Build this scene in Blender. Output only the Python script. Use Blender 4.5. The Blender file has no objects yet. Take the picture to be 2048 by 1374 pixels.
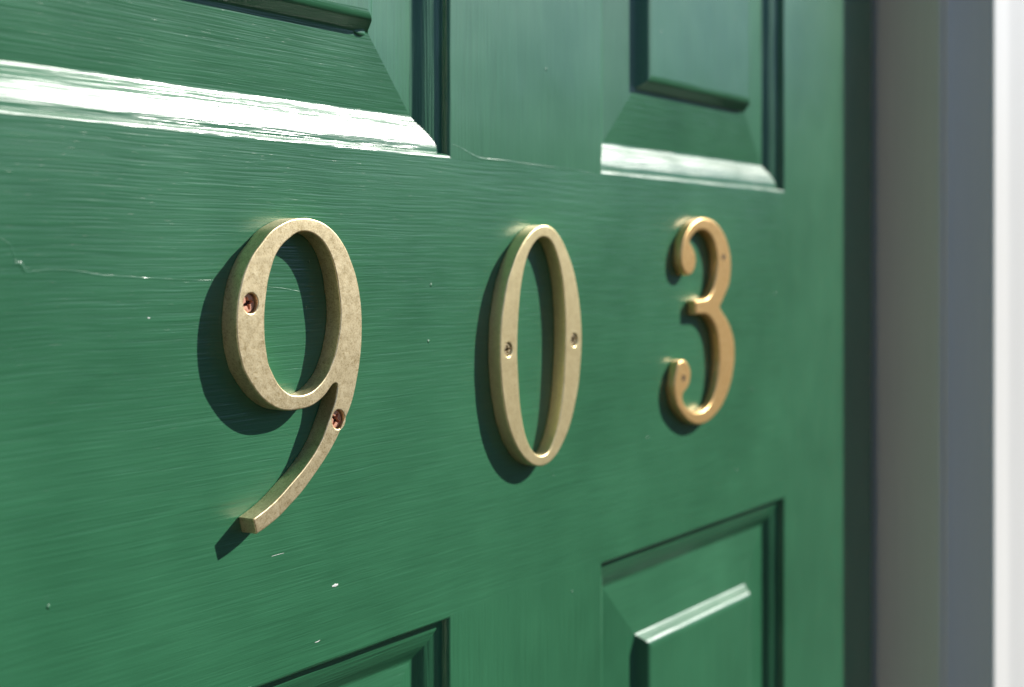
import bpy, bmesh, math, random
from mathutils import Vector, Matrix

R = math.radians
sc = bpy.context.scene
COL = sc.collection

# ------------------------------------------------------------------ camera
FPX, W, H = 2850.0, 2048.0, 1374.0           # focal length in photo pixels
VPX, HORY = 2896.0, 520.0                    # vanishing point of the door's horizontals
TH = math.atan((VPX - W / 2) / FPX)          # angle between view axis and door face
CAM = Vector((-0.4972, -0.3167, 1.5))
cam_d = bpy.data.cameras.new('camera')
cam = bpy.data.objects.new('camera', cam_d)
COL.objects.link(cam)
sc.camera = cam
cam.location = CAM
cam.rotation_euler = (R(90), 0, TH - R(90))
cam_d.sensor_width = 36
cam_d.lens = 36 * FPX / W
cam_d.shift_y = -(H / 2 - HORY) / W
cam_d.clip_start, cam_d.clip_end = 0.01, 2000
cam_d.dof.use_dof = True
cam_d.dof.focus_distance = 0.470
cam_d.dof.aperture_fstop = 10.5

# ------------------------------------------------------------------ sky, sun, exposure
SUN = Vector((1.60, -1.0, 1.15)).normalized()
el = math.asin(SUN.z)
world = bpy.data.worlds.new('World')
sc.world = world
world.use_nodes = True
wn = world.node_tree
wn.nodes.clear()
sky = wn.nodes.new('ShaderNodeTexSky')
sky.sky_type = 'NISHITA'
sky.sun_disc = False
sky.sun_elevation = el
sky.sun_rotation = math.atan2(SUN.x, SUN.y)
sky.air_density, sky.dust_density, sky.ozone_density = 0.75, 0.1, 2.2
bg = wn.nodes.new('ShaderNodeBackground')
bg.inputs['Strength'].default_value = 0.074
wo = wn.nodes.new('ShaderNodeOutputWorld')
wn.links.new(sky.outputs[0], bg.inputs[0])
wn.links.new(bg.outputs[0], wo.inputs[0])
sun_d = bpy.data.lights.new('sun', 'SUN')
sun_d.energy = 5.0
sun_d.angle = R(0.55)
sun_d.color = (1.0, 0.965, 0.90)
sun = bpy.data.objects.new('sun', sun_d)
COL.objects.link(sun)
sun.location = (3, -2, 4)
sun.rotation_euler = SUN.to_track_quat('Z', 'Y').to_euler()
sc.view_settings.view_transform = 'Standard'
sc.view_settings.look = 'None'
sc.view_settings.gamma = 1
sc.view_settings.use_curve_mapping = False
sc.view_settings.exposure = 0.48
sc.cycles.use_denoising = True
sc.cycles.max_bounces = 8
sc.cycles.sample_clamp_indirect = 1.5

# ------------------------------------------------------------------ helpers
def unproject(px, py, yp=0.0):
    """point on the plane y = yp that the photo shows at pixel px, py"""
    r, u = (px - W / 2) / FPX, (HORY - py) / FPX
    d = Vector((r * math.sin(TH) + math.cos(TH), -r * math.cos(TH) + math.sin(TH), u))
    return CAM + d * ((yp - CAM.y) / d.y)

def empty(name, loc, label, cat, group=None):
    o = bpy.data.objects.new(name, None)
    COL.objects.link(o)
    o.location = loc
    o.empty_display_size = 0.02
    o['label'], o['category'] = label, cat
    if group:
        o['group'] = group
    return o

def link(name, me, mats, parent=None):
    o = bpy.data.objects.new(name, me)
    COL.objects.link(o)
    for m in (mats if isinstance(mats, (list, tuple)) else [mats]):
        me.materials.append(m)
    if name not in ('moulding', 'ground_with_added_bank', 'paint_crack', 'paint_chip', 'drive_recess'):
        wm = o.modifiers.new('weighted_normals', 'WEIGHTED_NORMAL')   # keeps the flat faces flat beside rounded edges
        wm.mode = 'FACE_AREA'
        wm.weight = 50
        wm.keep_sharp = True
    if parent:
        o.parent = parent
        p, off = parent, Vector((0, 0, 0))
        while p:                                  # meshes are written in world metres
            off += p.location
            p = p.parent
        o.location = -off
    return o

def mesh_from(bm, smooth=None):
    bmesh.ops.recalc_face_normals(bm, faces=bm.faces)
    me = bpy.data.meshes.new('mesh')
    bm.to_mesh(me)
    bm.free()
    if smooth is not None:
        me.shade_smooth()
        me.set_sharp_from_angle(angle=R(smooth))
    return me

def box(x0, x1, y0, y1, z0, z1, bev=0.0):
    bm = bmesh.new()
    bmesh.ops.create_cube(bm, size=1)
    for v in bm.verts:
        v.co = Vector((x0 + (v.co.x + .5) * (x1 - x0), y0 + (v.co.y + .5) * (y1 - y0), z0 + (v.co.z + .5) * (z1 - z0)))
    if bev:
        bmesh.ops.bevel(bm, geom=bm.edges[:], offset=bev, segments=3, affect='EDGES', profile=0.5)
    return mesh_from(bm, 40)

def catmull(pts, n=6, closed=False):
    out, m = [], len(pts)
    rng = range(m if closed else m - 1)
    for i in rng:
        if closed:
            p0, p1, p2, p3 = pts[i - 1], pts[i], pts[(i + 1) % m], pts[(i + 2) % m]
        else:
            p0, p1, p2, p3 = pts[max(i - 1, 0)], pts[i], pts[i + 1], pts[min(i + 2, m - 1)]
        for k in range(n):
            t = k / n
            out.append(tuple(0.5 * ((2 * b) + (-a + c) * t + (2 * a - 5 * b + 4 * c - d) * t * t + (-a + 3 * b - 3 * c + d) * t ** 3)
                             for a, b, c, d in zip(p0, p1, p2, p3)))
    if not closed:
        out.append(tuple(pts[-1]))
    return out

def extrude_z(poly, z0, z1):
    """vertical prism from a closed (x, y) section"""
    bm = bmesh.new()
    a = [bm.verts.new((x, y, z0)) for x, y in poly]
    b = [bm.verts.new((x, y, z1)) for x, y in poly]
    n = len(poly)
    for i in range(n):
        bm.faces.new((a[i], a[(i + 1) % n], b[(i + 1) % n], b[i]))
    bm.faces.new(a)
    bm.faces.new(b)
    return mesh_from(bm, 35)

def extrude_x(poly, x0, x1):
    """horizontal prism from a closed (y, z) section"""
    bm = bmesh.new()
    a = [bm.verts.new((x0, y, z)) for y, z in poly]
    b = [bm.verts.new((x1, y, z)) for y, z in poly]
    n = len(poly)
    for i in range(n):
        bm.faces.new((a[i], a[(i + 1) % n], b[(i + 1) % n], b[i]))
    bm.faces.new(a)
    bm.faces.new(b)
    return mesh_from(bm, 35)

# ------------------------------------------------------------------ materials
def new_mat(name):
    m = bpy.data.materials.new(name)
    m.use_nodes = True
    t = m.node_tree
    return m, t, t.nodes['Principled BSDF'], t.nodes.new('ShaderNodeTexCoord')

def noise(t, src, scale3, detail=3, rough=0.55, scale=1.0, dist=0.0):
    mp = t.nodes.new('ShaderNodeMapping')
    mp.inputs['Scale'].default_value = scale3
    t.links.new(src, mp.inputs[0])
    n = t.nodes.new('ShaderNodeTexNoise')
    n.inputs['Scale'].default_value = scale
    n.inputs['Detail'].default_value = detail
    n.inputs['Roughness'].default_value = rough
    n.inputs['Distortion'].default_value = dist
    t.links.new(mp.outputs[0], n.inputs['Vector'])
    return n.outputs['Fac']

def math_node(t, op, a, b=None, c=None, clamp=False):
    n = t.nodes.new('ShaderNodeMath')
    n.operation = op
    n.use_clamp = clamp
    for i, v in enumerate((a, b, c)):
        if v is None:
            continue
        if isinstance(v, (int, float)):
            n.inputs[i].default_value = v
        else:
            t.links.new(v, n.inputs[i])
    return n.outputs[0]

def ramp(t, fac, stops):
    n = t.nodes.new('ShaderNodeValToRGB')
    el_ = n.color_ramp.elements
    while len(el_) < len(stops):
        el_.new(0.5)
    for e, (p, c) in zip(el_, stops):
        e.position = p
        e.color = tuple(c) + (1,) if len(c) == 3 else c
    t.links.new(fac, n.inputs[0])
    return n.outputs[0]

def bump(t, height, dist, strength=1.0, prev=None):
    n = t.nodes.new('ShaderNodeBump')
    n.inputs['Strength'].default_value = strength
    n.inputs['Distance'].default_value = dist
    t.links.new(height, n.inputs['Height'])
    if prev:
        t.links.new(prev, n.inputs['Normal'])
    return n.outputs[0]

def paint(name, axis, base=(0.028, 0.158, 0.070), amount=1.0):
    """green semi-gloss brushed paint, strokes along axis 'x' or 'z'"""
    m, t, p, tc = new_mat(name)
    co = tc.outputs['Object']
    wv = t.nodes.new('ShaderNodeVectorMath')      # strokes wander slightly
    wv.operation = 'ADD'
    wob = t.nodes.new('ShaderNodeTexNoise')
    wob.inputs['Scale'].default_value = 14
    wob.inputs['Detail'].default_value = 2
    t.links.new(co, wob.inputs['Vector'])
    ws = t.nodes.new('ShaderNodeVectorMath')
    ws.operation = 'SCALE'
    ws.inputs['Scale'].default_value = 0.0022
    t.links.new(wob.outputs['Color'], ws.inputs[0])
    t.links.new(co, wv.inputs[0])
    t.links.new(ws.outputs[0], wv.inputs[1])
    v = wv.outputs[0]
    def st(along, across):
        return (along, across, across) if axis == 'x' else (across, across, along)
    fine = noise(t, v, st(42, 2100), 1, 0.6)
    mid = noise(t, v, st(22, 900), 1, 0.55)
    broad = noise(t, v, st(4, 90), 0, 0.5)
    swell = noise(t, co, (24, 24, 24), 1, 0.5)
    h = math_node(t, 'MULTIPLY', fine, 0.34)
    h = math_node(t, 'MULTIPLY_ADD', mid, 0.62, h)
    h = math_node(t, 'MULTIPLY_ADD', broad, 0.5, h)
    spike = t.nodes.new('ShaderNodeMapRange')     # a few hard bristle ridges that catch the sun
    spike.interpolation_type = 'SMOOTHSTEP'
    for key, val in (('From Min', 0.66), ('From Max', 0.78), ('To Min', 0), ('To Max', 1)):
        spike.inputs[key].default_value = val
    t.links.new(noise(t, v, st(190, 2600), 1, 0.5), spike.inputs['Value'])
    h = math_node(t, 'MULTIPLY_ADD', spike.outputs[0], 0.095, h)
    b1 = bump(t, h, 0.00015 * amount)
    b2 = bump(t, swell, 0.00045, 1.0, b1)
    # dust nibs under the paint
    vor = t.nodes.new('ShaderNodeTexVoronoi')
    vor.inputs['Scale'].default_value = 58
    t.links.new(co, vor.inputs['Vector'])
    nib = t.nodes.new('ShaderNodeMapRange')
    nib.interpolation_type = 'SMOOTHSTEP'
    for k, val in (('From Min', 0.045), ('From Max', 0.012), ('To Min', 0), ('To Max', 1)):
        nib.inputs[k].default_value = val
    t.links.new(vor.outputs['Distance'], nib.inputs['Value'])
    sep = t.nodes.new('ShaderNodeSeparateColor')
    t.links.new(vor.outputs['Color'], sep.inputs[0])
    keep = math_node(t, 'GREATER_THAN', sep.outputs[0], 0.62)
    nb = math_node(t, 'MULTIPLY', nib.outputs[0], keep)
    b3 = bump(t, nb, 0.00035, 1.0, b2)
    t.links.new(b3, p.inputs['Normal'])
    # colour: fine streaks and faint chalky clouding of the old paint
    cloud = noise(t, co, (11, 11, 11), 3, 0.6)
    c = math_node(t, 'MULTIPLY_ADD', mid, 0.25, math_node(t, 'MULTIPLY_ADD', fine, 0.35, math_node(t, 'MULTIPLY', cloud, 0.70)))
    col = ramp(t, c, [(0.38, tuple(x * 0.74 for x in base)), (0.92, tuple(x * 1.26 + 0.004 for x in base))])
    t.links.new(col, p.inputs['Base Color'])
    ro = math_node(t, 'MULTIPLY_ADD', cloud, 0.16, 0.24)
    ro = math_node(t, 'MULTIPLY_ADD', fine, 0.06, ro)
    t.links.new(ro, p.inputs['Roughness'])
    p.inputs['IOR'].default_value = 1.55
    p.inputs['Coat Weight'].default_value = 0.5          # the hard gloss skin of the enamel
    p.inputs['Coat Roughness'].default_value = 0.18
    p.inputs['Coat IOR'].default_value = 1.55
    t.links.new(bump(t, math_node(t, 'MULTIPLY_ADD', fine, 0.25, math_node(t, 'MULTIPLY_ADD', mid, 0.35, swell)), 0.00035 * amount), p.inputs['Coat Normal'])
    return m

M_H = paint('green_paint_horizontal', 'x')
M_V = paint('green_paint_vertical', 'z')
M_HM = paint('green_paint_moulding_horizontal', 'x', amount=2.1)
M_VM = paint('green_paint_moulding_vertical', 'z', amount=2.1)

def ridge_paint():
    m, t, p, tc = new_mat('green_paint_ridge')
    n = noise(t, tc.outputs['Object'], (900, 900, 900), 2)
    t.links.new(ramp(t, n, [(0.3, (0.07, 0.22, 0.13)), (0.7, (0.15, 0.33, 0.22))]), p.inputs['Base Color'])
    p.inputs['Roughness'].default_value = 0.4
    return m
M_RIDGE = ridge_paint()

def white_paint(name, base):
    m, t, p, tc = new_mat(name)
    co = tc.outputs['Object']
    n = noise(t, co, (500, 500, 12), 3)
    n2 = noise(t, co, (18, 18, 5), 3)
    c = math_node(t, 'MULTIPLY_ADD', n, 0.5, math_node(t, 'MULTIPLY', n2, 0.5))
    t.links.new(ramp(t, c, [(0.3, tuple(x * 0.93 for x in base)), (0.7, base)]), p.inputs['Base Color'])
    t.links.new(bump(t, n, 0.00008), p.inputs['Normal'])
    p.inputs['Roughness'].default_value = 0.42
    return m
M_WHITE = white_paint('white_trim_paint', (0.93, 0.92, 0.88))
M_WHITE_SHADE = white_paint('shade_tinted_white_paint', (0.93, 0.84, 0.68))  # white paint too; the warm tint puts bounced light into the shaded faces

def brass(name, light, mid, dark, ro0, ro1, metal):
    m, t, p, tc = new_mat(name)
    co = tc.outputs['Object']
    blot = noise(t, co, (420, 420, 420), 4, 0.65, dist=0.6)
    grain = noise(t, co, (1700, 1700, 1700), 3, 0.75)
    tarn = noise(t, co, (70, 70, 70), 3, 0.6)
    c = math_node(t, 'MULTIPLY_ADD', grain, 0.62, math_node(t, 'MULTIPLY', blot, 0.38))
    col = ramp(t, c, [(0.36, dark), (0.50, mid), (0.66, light)])
    mx = t.nodes.new('ShaderNodeMix')
    mx.data_type = 'RGBA'
    mx.inputs['B'].default_value = tuple(x * 0.80 for x in mid) + (1,)
    t.links.new(ramp(t, tarn, [(0.5, (0, 0, 0)), (0.72, (0.30, 0.30, 0.30))]), mx.inputs['Factor'])
    t.links.new(col, mx.inputs['A'])
    t.links.new(mx.outputs['Result'], p.inputs['Base Color'])
    p.inputs['Metallic'].default_value = metal
    t.links.new(math_node(t, 'MULTIPLY_ADD', blot, ro1 - ro0, ro0), p.inputs['Roughness'])
    hh = math_node(t, 'MULTIPLY_ADD', grain, 0.6, math_node(t, 'MULTIPLY', blot, 0.5))
    t.links.new(bump(t, hh, 0.00007), p.inputs['Normal'])
    return m
M_BRASS = brass('aged_brass', (1.0, 0.86, 0.57), (0.88, 0.72, 0.43), (0.62, 0.46, 0.22), 0.36, 0.50, 0.90)
M_BRASS0 = brass('pale_satin_brass', (1.0, 0.84, 0.48), (0.96, 0.79, 0.43), (0.82, 0.64, 0.31), 0.35, 0.44, 0.78)
M_GOLD = brass('golden_brass', (1.0, 0.68, 0.31), (0.98, 0.62, 0.25), (0.80, 0.46, 0.15), 0.30, 0.38, 0.66)

def plain(name, c, rough, metal=0.0, sc_=1500, var=0.25):
    m, t, p, tc = new_mat(name)
    n = noise(t, tc.outputs['Object'], (sc_, sc_, sc_), 3)
    t.links.new(ramp(t, n, [(0.3, tuple(x * (1 - var) for x in c)), (0.7, tuple(x * (1 + var) for x in c))]), p.inputs['Base Color'])
    p.inputs['Roughness'].default_value = rough
    p.inputs['Metallic'].default_value = metal
    return m
M_COPPER = plain('copper_brown_screw', (0.72, 0.38, 0.26), 0.5, 0.6)
M_SLOT = plain('dark_screw_recess', (0.045, 0.020, 0.012), 0.6, 0.2)
M_SCREW0 = plain('brass_screw', (0.52, 0.42, 0.25), 0.45, 0.85)
M_RUBBER = plain('black_weatherstrip_rubber', (0.012, 0.012, 0.012), 0.7)
M_CHIP = plain('bare_white_primer', (0.75, 0.76, 0.72), 0.6)
M_FLOOR = plain('dark_unseen_ground', (0.048, 0.047, 0.036), 0.95, 0, 3, 0.3)  # out of view, kept dark so low reflections and shadow fill stay dark
M_FLOOR.node_tree.nodes['Principled BSDF'].inputs['Specular IOR Level'].default_value = 0.0

# ------------------------------------------------------------------ ground under the door, with an unseen bank added to block low sky
def ground_and_sky_bank():
    bm = bmesh.new()
    rr = random.Random(9)
    radii = [0.0, 4, 9, 14, 20, 28, 38, 50, 64, 90, 200, 600]
    hs = [0, 0, 0, 0.15, 0.8, 2.2, 4.4, 6.6, 8.0, 8.5, 9.0, 9.5]  # outer rings rise as an added bank that hides the bright horizon
    n = 72
    prev = None
    c = bm.verts.new((0, 0, 0))
    ph = [rr.uniform(0, 6.28) for _ in range(4)]
    for r, h in zip(radii[1:], hs[1:]):
        ring = []
        for k in range(n):
            a = 2 * math.pi * k / n
            w = 1 + 0.10 * math.sin(3 * a + ph[0]) + 0.07 * math.sin(7 * a + ph[1]) + 0.05 * math.sin(13 * a + ph[2]) + rr.uniform(-0.03, 0.03)
            ring.append(bm.verts.new((r * math.cos(a), r * math.sin(a), h * w)))
        for k in range(n):
            if prev is None:
                bm.faces.new((c, ring[k], ring[(k + 1) % n]))
            else:
                bm.faces.new((prev[k], ring[k], ring[(k + 1) % n], prev[(k + 1) % n]))
        prev = ring
    return mesh_from(bm, 60)
fl = link('ground_with_added_bank', ground_and_sky_bank(), M_FLOOR)
fl['kind'] = 'structure'

# ------------------------------------------------------------------ the door
TOP = 0.0385 + 1.5        # lower edge of the upper panels
BOT = 1.5 - 0.1349        # upper edge of the panels under the numbers
XM, XP, XE = 0.0572, 0.2687, 0.4155
XPL, XEL = -0.335, -0.482              # the left panels are wider than the right ones
DT = 0.044
door = empty('door', (0, 0, 0.012), 'glossy dark green raised panel door with brushed paint behind the brass numbers', 'door')
door['kind'] = 'thing'
Z0, Z1 = 0.012, 2.04
rows = [(0.25, 0.76), (0.93, BOT), (TOP, 1.90)]

for s in (-1, 1):
    xs = (XP, XE) if s > 0 else (XEL, XPL)
    link('stile', box(xs[0], xs[1], 0, DT, Z0, Z1), M_V, door)
edges = [Z0] + [z for r in rows for z in r] + [Z1]
for i in range(0, len(edges), 2):
    link('rail', box(XPL, XP, 0, DT, edges[i], edges[i + 1]), M_H, door)
for z0, z1 in rows:
    link('mullion', box(-XM, XM, 0, DT, z0, z1), M_V, door)
rail = [o for o in door.children if o.name.startswith('rail')][2]

mm = 0.001
MOULD = [(0.0, 0.0), (0.40, 0.06), (0.95, 0.32), (1.40, 0.85), (1.70, 1.6), (1.85, 2.4), (1.95, 2.80), (2.15, 2.92), (2.9, 2.95), (3.7, 3.0),
         (4.5, 3.1), (5.2, 3.28), (6.5, 3.70), (8.2, 4.32), (9.8, 4.98), (10.8, 5.52), (12.0, 6.28), (13.2, 7.06), (14.0, 7.55), (14.5, 7.80), (15.0, 7.92), (15.5, 7.95)]
MOULD = [(a * mm, d * mm) for a, d in catmull(MOULD, 4)]
PANEL = [(0.0, 9.6), (12.0, 8.9), (15.3, 8.0), (42.2, 6.0), (42.8, 5.75), (43.4, 5.2), (45.7, 1.9), (46.3, 1.2), (47.1, 0.7), (48.2, 0.38), (49.6, 0.3)]
PANEL = [(a * mm, d * mm) for a, d in PANEL]

def side_pts(side, x0, x1, z0, z1, a, d):
    return {'bottom': ((x0 + a, d, z0 + a), (x1 - a, d, z0 + a)),
            'top': ((x1 - a, d, z1 - a), (x0 + a, d, z1 - a)),
            'left': ((x0 + a, d, z1 - a), (x0 + a, d, z0 + a)),
            'right': ((x1 - a, d, z0 + a), (x1 - a, d, z1 - a))}[side]

def orient(bm):
    bm.normal_update()
    for f in bm.faces:
        if f.normal.y > 0:
            f.normal_flip()

rng = random.Random(4)
def make_panel(x0, x1, z0, z1):
    bm = bmesh.new()
    for side in ('bottom', 'top', 'left', 'right'):
        prev = None
        for a, d in PANEL:
            p, q = side_pts(side, x0, x1, z0, z1, a, d)
            cur = (bm.verts.new(p), bm.verts.new(q))
            if prev:
                f = bm.faces.new((prev[0], prev[1], cur[1], cur[0]))
                f.material_index = 0 if side in ('bottom', 'top') else 1
            prev = cur
    a, d = PANEL[-1]
    f = bm.faces.new([bm.verts.new((x, d, z)) for x, z in ((x0 + a, z0 + a), (x1 - a, z0 + a), (x1 - a, z1 - a), (x0 + a, z1 - a))])
    f.material_index = 1
    orient(bm)
    yb = 0.036                                           # back and edges
    for quad in (((x0, yb, z0), (x0, yb, z1), (x1, yb, z1), (x1, yb, z0)),):
        bm.faces.new([bm.verts.new(c) for c in quad])
    me = bpy.data.meshes.new('panel')
    bm.to_mesh(me)
    bm.free()
    me.shade_smooth()
    me.set_sharp_from_angle(angle=R(32))
    pan = link('panel', me, [M_H, M_V], door)
    for side in ('bottom', 'top', 'left', 'right'):
        bm = bmesh.new()
        prev = None
        N = 56
        wave = [catmull([(rng.gauss(0, 1), rng.gauss(0, 1)) for _ in range(N // 4 + 2)], 4) for _ in range(4)]
        for i, (a, d) in enumerate(MOULD):
            p, q = (Vector(c) for c in side_pts(side, x0, x1, z0, z1, a, d))
            inw = Vector((0, 0, 1)) if side == 'bottom' else Vector((0, 0, -1)) if side == 'top' else Vector((1, 0, 0)) if side == 'left' else Vector((-1, 0, 0))
            f = i / (len(MOULD) - 1) * 3
            k0, fr = min(int(f), 2), f - min(int(f), 2)
            amp = 0.00011 * min(1, i / 6)
            cur = []
            for j in range(N + 1):
                wa = wave[k0][j][0] * (1 - fr) + wave[k0 + 1][j][0] * fr
                wd = wave[k0][j][1] * (1 - fr) + wave[k0 + 1][j][1] * fr
                e = amp * min(1, j / 3, (N - j) / 3)
                cur.append(bm.verts.new(p.lerp(q, j / N) + inw * wa * e * 0.8 + Vector((0, wd * e * 0.35, 0))))
            if prev:
                for j in range(N):
                    bm.faces.new((prev[j], prev[j + 1], cur[j + 1], cur[j]))
            prev = cur
        orient(bm)
        me = bpy.data.meshes.new('moulding')
        bm.to_mesh(me)
        bm.free()
        me.shade_smooth()
        me.set_sharp_from_angle(angle=R(32))
        link('moulding', me, M_HM if side in ('bottom', 'top') else M_VM, pan)
    return pan

panels = {}
for i, (z0, z1) in enumerate(rows):
    for s in (-1, 1):
        xs = (XM, XP) if s > 0 else (XPL, -XM)
        panels[i, s] = make_panel(xs[0], xs[1], z0, z1)

# raised hairline cracks and ridges in the paint, chips and a drip
def ridge(name, pix, r, yp=0.0, parent=None, mat=None, flat=0.45):
    pts = [unproject(x, y, yp) for x, y in catmull(pix, 6)]
    bm = bmesh.new()
    prev = None
    n = len(pts)
    for i, c in enumerate(pts):
        tdir = (pts[min(i + 1, n - 1)] - pts[max(i - 1, 0)]).normalized()
        nrm = tdir.cross(Vector((0, 1, 0))).normalized()
        rr = r * (0.35 + 0.65 * math.sin(math.pi * (i + 0.4) / n)) * rng.uniform(0.7, 1.2)
        ring = [bm.verts.new(c + nrm * rr * math.cos(k) + Vector((0, -1, 0)) * rr * flat * math.sin(k))
                for k in (0, R(36), R(72), R(108), R(144), R(180))]
        if prev:
            for k in range(5):
                bm.faces.new((prev[k], prev[k + 1], ring[k + 1], ring[k]))
        prev = ring
    orient(bm)
    me = bpy.data.meshes.new('ridge')
    bm.to_mesh(me)
    bm.free()
    me.shade_smooth()
    return link(name, me, mat or M_RIDGE, parent)

ridge('paint_crack', [(-20, 468), (2, 478), (18, 489), (26, 505), (30, 520), (38, 530), (46, 541), (56, 545), (100, 541),
                      (150, 543), (200, 551), (240, 553), (300, 557), (400, 561), (450, 561)], 0.00042, 0, rail, M_H, 0.10)
ridge('paint_crack', [(26, 534), (32, 528), (42, 530), (48, 538), (52, 544)], 0.0007, 0, rail, M_H, 0.12)
ridge('paint_crack', [(536, 574), (560, 577), (585, 581), (606, 585)], 0.0003, 0, rail, M_H, 0.12)
ridge('paint_crack', [(905, 289), (925, 298), (945, 310), (965, 318), (1010, 322), (1080, 332), (1150, 340), (1198, 352)], 0.00045, 0, rail, M_H, 0.10)
for q, rr in (([(664, 1173), (670, 1171), (676, 1169)], 0.0005), ([(630, 1285), (636, 1283), (640, 1280)], 0.00016),
              ([(295, 636), (300, 636)], 0.00018), ([(543, 1113), (552, 1110), (568, 1106)], 0.00008)):
    ridge('paint_chip', q, rr, 0, rail, M_CHIP, 0.3)

def blob(name, px, py, yp, sx, sy, sz, parent, mat, seed):
    rb = random.Random(seed)
    bm = bmesh.new()
    bmesh.ops.create_icosphere(bm, subdivisions=3, radius=1)
    c = unproject(px, py, yp)
    ph = [rb.uniform(0, 6) for _ in range(3)]
    for v in bm.verts:
        k = 1 + 0.16 * math.sin(3 * v.co.x + ph[0]) + 0.14 * math.sin(4 * v.co.z + ph[1]) + 0.1 * math.sin(5 * v.co.y + ph[2])
        v.co = c + Vector((v.co.x * sx, v.co.y * sy, v.co.z * sz)) * k
    return link(name, mesh_from(bm, 180), mat, parent)
tl = panels[2, -1]
blob('paint_drip', 716, 61, 0.0063, 0.0042, 0.0011, 0.0015, tl, M_H, 1)

# ------------------------------------------------------------------ white door frame
XJ = 0.4287
frame = empty('doorway_surround', (0, 0, 0), 'white painted wooden door frame with moulded casing around the green door', 'door frame')
frame['kind'] = 'thing'
XJL = XEL - 0.0132
def frame_section():
    jamb = [(0, 0.075), (0, -0.0395), (0.0008, -0.0411), (0.0022, -0.0417), (0.016, -0.0417), (0.016, 0.075)]
    stop = [(0.0055, -0.0420), (0.0060, -0.0436), (0.0075, -0.0446), (0.0105, -0.0450)]
    stop += [(0.0105 + 0.0272 * (0.25 * math.sin(k * R(10)) + 0.75 * k / 9), -0.0450 - 0.0190 * (0.25 * (1 - math.cos(k * R(10))) + 0.75 * k / 9)) for k in range(1, 10)]
    stop += [(0.0380, -0.0420)]
    cas = [(0.0383, -0.0420), (0.0383, -0.0645), (0.0388, -0.0654), (0.0400, -0.0659), (0.071, -0.0659), (0.073, -0.0660)]
    cas += [(0.080, -0.0666), (0.094, -0.0686), (0.106, -0.0700), (0.112, -0.0703)]
    cas += [(0.118, -0.0700), (0.1208, -0.068), (0.1215, -0.064), (0.1215, -0.0420)]
    return jamb, stop, cas
HEAD = 2.052
for s, xj, xe in ((1, XJ, XE), (-1, XJL, XEL)):
    jb, st_, cs = ([(xj + s * x, y) for x, y in sec] for sec in frame_section())
    link('jamb', extrude_z(jb, 0, HEAD), M_WHITE_SHADE, frame)
    link('stop_moulding', extrude_z(st_, 0, HEAD + 0.005), M_WHITE_SHADE, frame)  # shaded slope of the white casing, coloured with the same warm tint
    link('casing', extrude_z(cs, 0, HEAD + 0.10), M_WHITE, frame)
    xs = sorted((xe + s * 0.0005, xj - s * 0.0003))
    link('weatherstrip', box(xs[0], xs[1], 0.012, 0.030, 0.0, HEAD - 0.002, 0.002), M_RUBBER, frame)
link('head_jamb', extrude_x([(0.075, HEAD), (-0.0415, HEAD), (-0.0415, HEAD + 0.016), (0.075, HEAD + 0.016)], XJL - 0.016, XJ + 0.016), M_WHITE_SHADE, frame)
link('head_casing', extrude_x([(-0.042, HEAD + 0.006), (-0.0445, HEAD + 0.01), (-0.064, HEAD + 0.04), (-0.064, HEAD + 0.1205), (-0.042, HEAD + 0.1205)],
                              XJL - 0.118, XJ + 0.118), M_WHITE, frame)

# ------------------------------------------------------------------ brass house numbers
def tile(ox, oy, k, pts):
    return [(ox + p[0] / k, oy + p[1] / k) + ((1,) if len(p) > 2 else ()) for p in pts]

K = 1374 / 150.0
nine_out = (
    tile(430, 425, K, [(1374, 140), (1240, 200), (1080, 300), (960, 420), (850, 570), (740, 710), (650, 860), (580, 1020), (530, 1150), (495, 1280)])
    + tile(430, 575, K, [(470, 20), (440, 170), (420, 320), (405, 500), (400, 680), (408, 860), (420, 1010), (445, 1170), (485, 1340)])
    + tile(430, 725, K, [(530, 130), (590, 250), (660, 370), (745, 500), (840, 620), (960, 730), (1100, 820), (1230, 868)])
    + tile(580, 725, K, [(0, 882), (100, 872), (230, 850), (350, 815), (450, 765), (550, 690), (640, 605), (710, 510), (760, 435), (800, 388), (838, 368),
                         (868, 380), (878, 412), (873, 490), (862, 580), (840, 700), (810, 800), (770, 920), (725, 1050), (675, 1190), (610, 1374)])
    + tile(550, 875, K, [(810, 150), (720, 310), (630, 440), (520, 590), (400, 730), (270, 880), (130, 1040), (0, 1175)])
    + tile(410, 990, K, [(1110, 275), (1000, 358), (890, 440, 1), (950, 715, 1), (1060, 645), (1180, 555), (1374, 390)])
    + tile(550, 875, K, [(300, 1220), (430, 1080), (560, 920), (680, 750), (800, 580), (920, 400), (1010, 250), (1090, 110)])
    + tile(580, 725, K, [(870, 1374), (940, 1220), (1010, 1050), (1080, 890), (1140, 720), (1190, 520), (1225, 340), (1255, 180), (1280, 10)])
    + tile(580, 575, K, [(1310, 1100), (1322, 800), (1320, 560), (1310, 360), (1290, 180), (1262, 0)])
    + tile(580, 425, K, [(1220, 1180), (1175, 1030), (1120, 880), (1050, 700), (960, 540), (860, 400), (740, 280), (600, 185), (440, 125), (300, 100), (150, 108)]))
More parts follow.
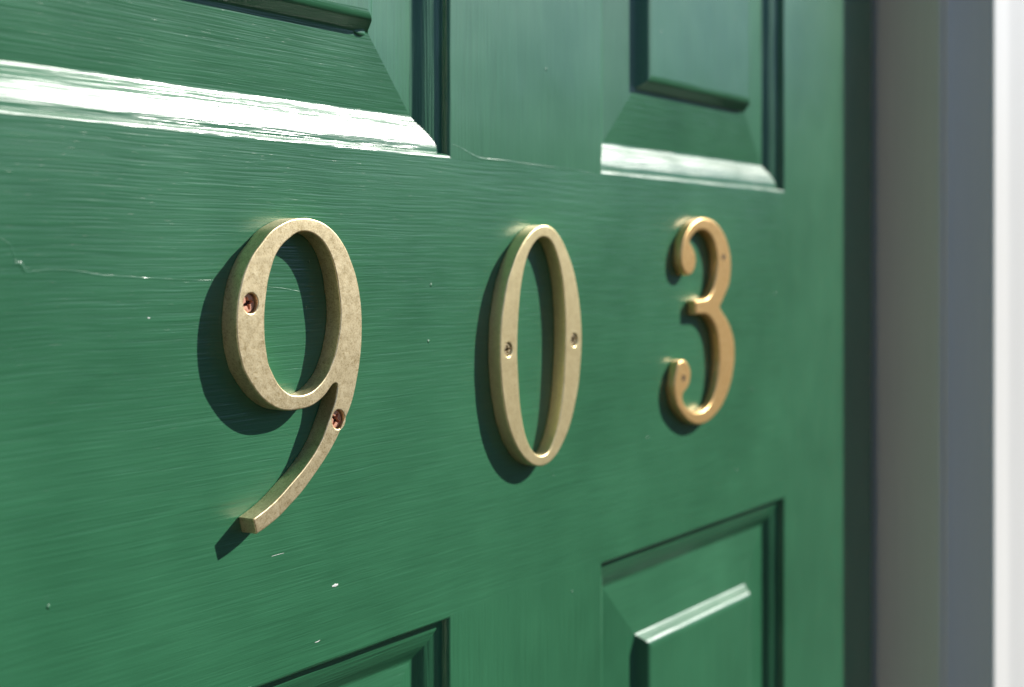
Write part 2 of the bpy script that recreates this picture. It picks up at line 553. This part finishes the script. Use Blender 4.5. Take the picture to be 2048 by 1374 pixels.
nine_in = (
    tile(430, 425, K, [(1374, 470), (1270, 560), (1170, 690), (1100, 820), (1050, 980), (1010, 1120), (975, 1270)])
    + tile(430, 575, K, [(955, 50), (930, 250), (915, 450), (910, 650), (915, 830), (925, 1000), (945, 1150)])
    + tile(430, 725, K, [(985, 20), (1030, 130), (1090, 260), (1170, 400), (1260, 500), (1374, 583)])
    + tile(580, 725, K, [(80, 600), (180, 608), (280, 590), (400, 540), (500, 460), (600, 350), (680, 230), (740, 110)])
    + tile(580, 575, K, [(780, 1374), (840, 1200), (880, 1000), (910, 830), (930, 640), (935, 470), (925, 250), (900, 60)])
    + tile(580, 425, K, [(870, 1200), (840, 1060), (790, 880), (730, 730), (640, 570), (540, 460), (430, 385), (320, 350), (200, 350), (100, 390)]))
K0 = 1374 / 300.0
zero_out = (
    tile(900, 420, K0, [(860, 138), (790, 165), (720, 230), (660, 320), (610, 420), (570, 530), (535, 640), (510, 760), (490, 880), (475, 1000), (467, 1120), (463, 1250)])
    + tile(900, 690, K0, [(463, 150), (470, 270), (480, 400), (500, 540), (525, 680), (560, 800), (600, 900), (650, 990), (700, 1050), (750, 1090), (800, 1110),
                          (850, 1108), (900, 1085), (950, 1040), (1000, 970), (1050, 870), (1090, 770), (1125, 650), (1155, 510), (1180, 370), (1195, 220), (1205, 80)])
    + tile(900, 420, K0, [(1210, 1160), (1205, 1030), (1195, 900), (1180, 780), (1160, 660), (1135, 550), (1100, 440), (1060, 340), (1020, 260), (970, 190), (920, 150)]))
zero_in = (
    tile(900, 420, K0, [(860, 245), (810, 265), (770, 310), (735, 370), (705, 450), (680, 550), (660, 660), (645, 780), (635, 900), (628, 1020), (622, 1150), (620, 1280)])
    + tile(900, 690, K0, [(620, 100), (625, 220), (632, 350), (640, 480), (655, 620), (675, 740), (700, 840), (730, 920), (765, 975), (800, 1005), (840, 1015),
                          (880, 1000), (915, 960), (945, 890), (975, 800), (1000, 690), (1020, 570), (1035, 440), (1045, 310), (1052, 180), (1058, 50)])
    + tile(900, 420, K0, [(1060, 1200), (1060, 1080), (1058, 950), (1050, 820), (1040, 700), (1025, 590), (1005, 490), (980, 400), (950, 320), (910, 265)]))
three_out = (
    tile(1330, 430, K, [(680, 50), (580, 95), (490, 175), (415, 285), (360, 400), (325, 520), (305, 660), (300, 800), (310, 920), (345, 1020), (400, 1085), (450, 1105),
                        (510, 1070), (550, 980), (572, 870), (570, 760), (545, 660), (500, 570), (465, 510), (455, 470), (480, 425), (520, 370), (580, 310), (650, 278),
                        (720, 278), (780, 310), (840, 370), (890, 460), (925, 570), (950, 680), (965, 800), (965, 920), (955, 1040), (940, 1160), (915, 1270)])
    + tile(1330, 570, K, [(905, 30), (870, 120), (820, 205), (760, 250), (680, 268), (560, 285, 1), (565, 540, 1), (650, 540), (720, 535), (790, 560), (850, 620),
                          (900, 700), (940, 800), (970, 920), (985, 1040), (995, 1160), (1002, 1374)])
    + tile(1330, 710, K, [(1000, 150), (988, 300), (970, 440), (945, 570), (905, 720), (850, 860), (770, 970), (680, 1030), (600, 1050), (520, 1035), (440, 985),
                          (380, 920), (345, 850), (328, 780), (335, 720), (365, 670), (405, 625), (440, 570), (465, 480), (480, 370), (475, 270), (440, 170), (390, 108),
                          (330, 88), (280, 110), (240, 180), (220, 280), (195, 400), (178, 520), (175, 620), (188, 740), (208, 850), (240, 950), (290, 1040),
                          (350, 1120), (430, 1200), (520, 1255), (610, 1280), (700, 1265), (790, 1225), (880, 1150), (960, 1060), (1040, 950), (1100, 830),
                          (1150, 710), (1195, 580), (1230, 440), (1255, 300), (1275, 150)])
    + tile(1330, 570, K, [(1282, 1374), (1282, 1150), (1270, 1000), (1240, 870), (1200, 750), (1150, 640), (1090, 545), (1035, 455), (1012, 405), (1030, 355),
                          (1070, 270), (1110, 180), (1150, 80)])
    + tile(1330, 430, K, [(1180, 1282), (1202, 1150), (1215, 1000), (1215, 850), (1200, 700), (1170, 560), (1130, 430), (1075, 310), (1000, 200), (920, 120),
                          (830, 75), (750, 52)]))

def outline(pix, yp, passes=2, step=0.0007):
    """traced pixels -> smooth closed (x, z) outline in metres on the front plane"""
    pts = [(unproject(p[0], p[1], yp), len(p) > 2) for p in pix]
    n = len(pts)
    corners = [i for i in range(n) if pts[i][1]]
    if corners:
        runs = []
        for a, b in zip(corners, corners[1:] + [corners[0] + n]):
            runs.append([pts[i % n][0] for i in range(a, b + 1)])
    else:
        runs = [[p for p, _ in pts] + [pts[0][0]]]
    out = []
    for run in runs:
        c = [(p.x, p.z) for p in run]
        closed = not corners
        dense = catmull(c[:-1], 12, True) + [c[0]] if closed else catmull(c, 12)
        L = [0]
        for p, q in zip(dense, dense[1:]):
            L.append(L[-1] + math.dist(p, q))
        m = max(2, int(L[-1] / step))
        res, j = [], 0
        for k in range(m):
            tlen = L[-1] * k / m
            while L[j + 1] < tlen:
                j += 1
            f = (tlen - L[j]) / max(1e-9, L[j + 1] - L[j])
            res.append(tuple(u + (v - u) * f for u, v in zip(dense[j], dense[j + 1])))
        end = dense[-1]
        for _ in range(passes):
            if closed:
                res = [tuple((res[i - 1][d] + 2 * res[i][d] + res[(i + 1) % m][d]) / 4 for d in (0, 1)) for i in range(m)]
            else:
                ext = res + [end]
                res = [res[0]] + [tuple((ext[i - 1][d] + 2 * ext[i][d] + ext[i + 1][d]) / 4 for d in (0, 1)) for i in range(1, m)]
        out += res
    return out

def curve_mesh(loops, depth, bev, y_back, res=3):
    """flat shape with holes, extruded from y_back towards the viewer, edges rounded"""
    cu = bpy.data.curves.new('outline', 'CURVE')
    cu.dimensions = '2D'
    cu.fill_mode = 'BOTH'
    cu.extrude = depth / 2 - bev
    cu.bevel_depth = bev
    cu.bevel_resolution = res
    cu.offset = -bev
    for lp in loops:
        sp = cu.splines.new('POLY')
        sp.points.add(len(lp) - 1)
        for p, (x, z) in zip(sp.points, lp):
            p.co = (x, z, 0, 1)
        sp.use_cyclic_u = True
    o = bpy.data.objects.new('outline', cu)
    COL.objects.link(o)
    dg = bpy.context.evaluated_depsgraph_get()
    me = bpy.data.meshes.new_from_object(o.evaluated_get(dg))
    bpy.data.objects.remove(o)
    bpy.data.curves.remove(cu)
    me.transform(Matrix(((1, 0, 0, 0), (0, 0, -1, y_back - depth / 2), (0, 1, 0, 0), (0, 0, 0, 1))))
    me.materials.clear()
    bm = bmesh.new()
    bm.from_mesh(me)
    bmesh.ops.remove_doubles(bm, verts=bm.verts, dist=1e-6)
    bmesh.ops.recalc_face_normals(bm, faces=bm.faces)
    bm.to_mesh(me)
    bm.free()
    me.shade_smooth()
    me.set_sharp_from_angle(angle=R(28))
    return me

def circle(cx, cz, r, n=40):
    return [(cx + r * math.cos(2 * math.pi * i / n), cz + r * math.sin(2 * math.pi * i / n)) for i in range(n)]

def cross(cx, cz, r, w, ang):
    pts = [(r, -w * .6), (r, w * .6), (w, w), (w * .6, r), (-w * .6, r), (-w, w), (-r, w * .6), (-r, -w * .6), (-w, -w), (-w * .6, -r), (w * .6, -r), (w, -w)]
    return [(cx + x * math.cos(ang) - y * math.sin(ang), cz + x * math.sin(ang) + y * math.cos(ang)) for x, y in pts]

def number(outer, inner, t, bev, mat, label, screws, smat, recess, hole, passes=2, flush=False):
    yf = -t
    loops = [outline(outer, yf, passes)]
    if inner:
        loops.append(outline(inner, yf, passes))
    xs, zs = [p[0] for p in loops[0]], [p[1] for p in loops[0]]
    root = empty('house_number', ((min(xs) + max(xs)) / 2, 0, min(zs)), label, 'house number', 'brass house numbers screwed to the door')
    holes = []
    for px, py, ang in screws:
        c = unproject(px, py, yf)
        holes.append((c.x, c.z, ang))
        if not flush:
            loops.append(circle(c.x, c.z, hole))
    link('numeral', curve_mesh(loops, t, bev, 0.0), mat, root)
    for x, z, ang in holes:
        hd = t - recess                                # head top, measured from the door
        me = curve_mesh([circle(x, z, hole - 0.0003), cross(x, z, hole * (0.80 if flush else 0.66), hole * (0.34 if flush else 0.20), ang)], 0.0016, 0.00018, -hd + 0.0016, 2)
        scr = link('screw', me, smat, root)
        bm = bmesh.new()
        yb_, rb_ = (-t - 0.00004, hole * 0.9) if flush else (-hd + 0.0013, hole + 0.00005)
        a = [bm.verts.new((x + rb_ * math.cos(k * R(15)), yb_, z + rb_ * math.sin(k * R(15)))) for k in range(24)]
        bm.faces.new(a)
        ret = bmesh.ops.extrude_face_region(bm, geom=bm.faces[:])
        for g in ret['geom']:
            if isinstance(g, bmesh.types.BMVert):
                g.co.y = -0.0004
        link('drive_recess', mesh_from(bm), M_SLOT, scr)
    return root

number(nine_out, nine_in, 0.0066, 0.00045, M_BRASS,
       'mottled aged brass numeral 9 with long curved tail and recessed copper screws',
       [(502, 606.7, R(20)), (677.2, 838.8, R(55))], M_COPPER, 0.0013, 0.0032)
number(zero_out, zero_in, 0.0061, 0.0006, M_BRASS0,
       'pale satin brass numeral 0, a tall narrow oval on the green door',
       [(1017, 699.5, R(10)), (1148.5, 680, R(30))], M_SCREW0, 0.0006, 0.0027)
number(three_out, None, 0.0050, 0.00105, M_GOLD,
       'golden brass numeral 3 with rounded edges and teardrop terminals',
       [(1447, 514, R(0)), (1367, 756, R(40))], M_GOLD, -0.00015, 0.0023, flush=True)
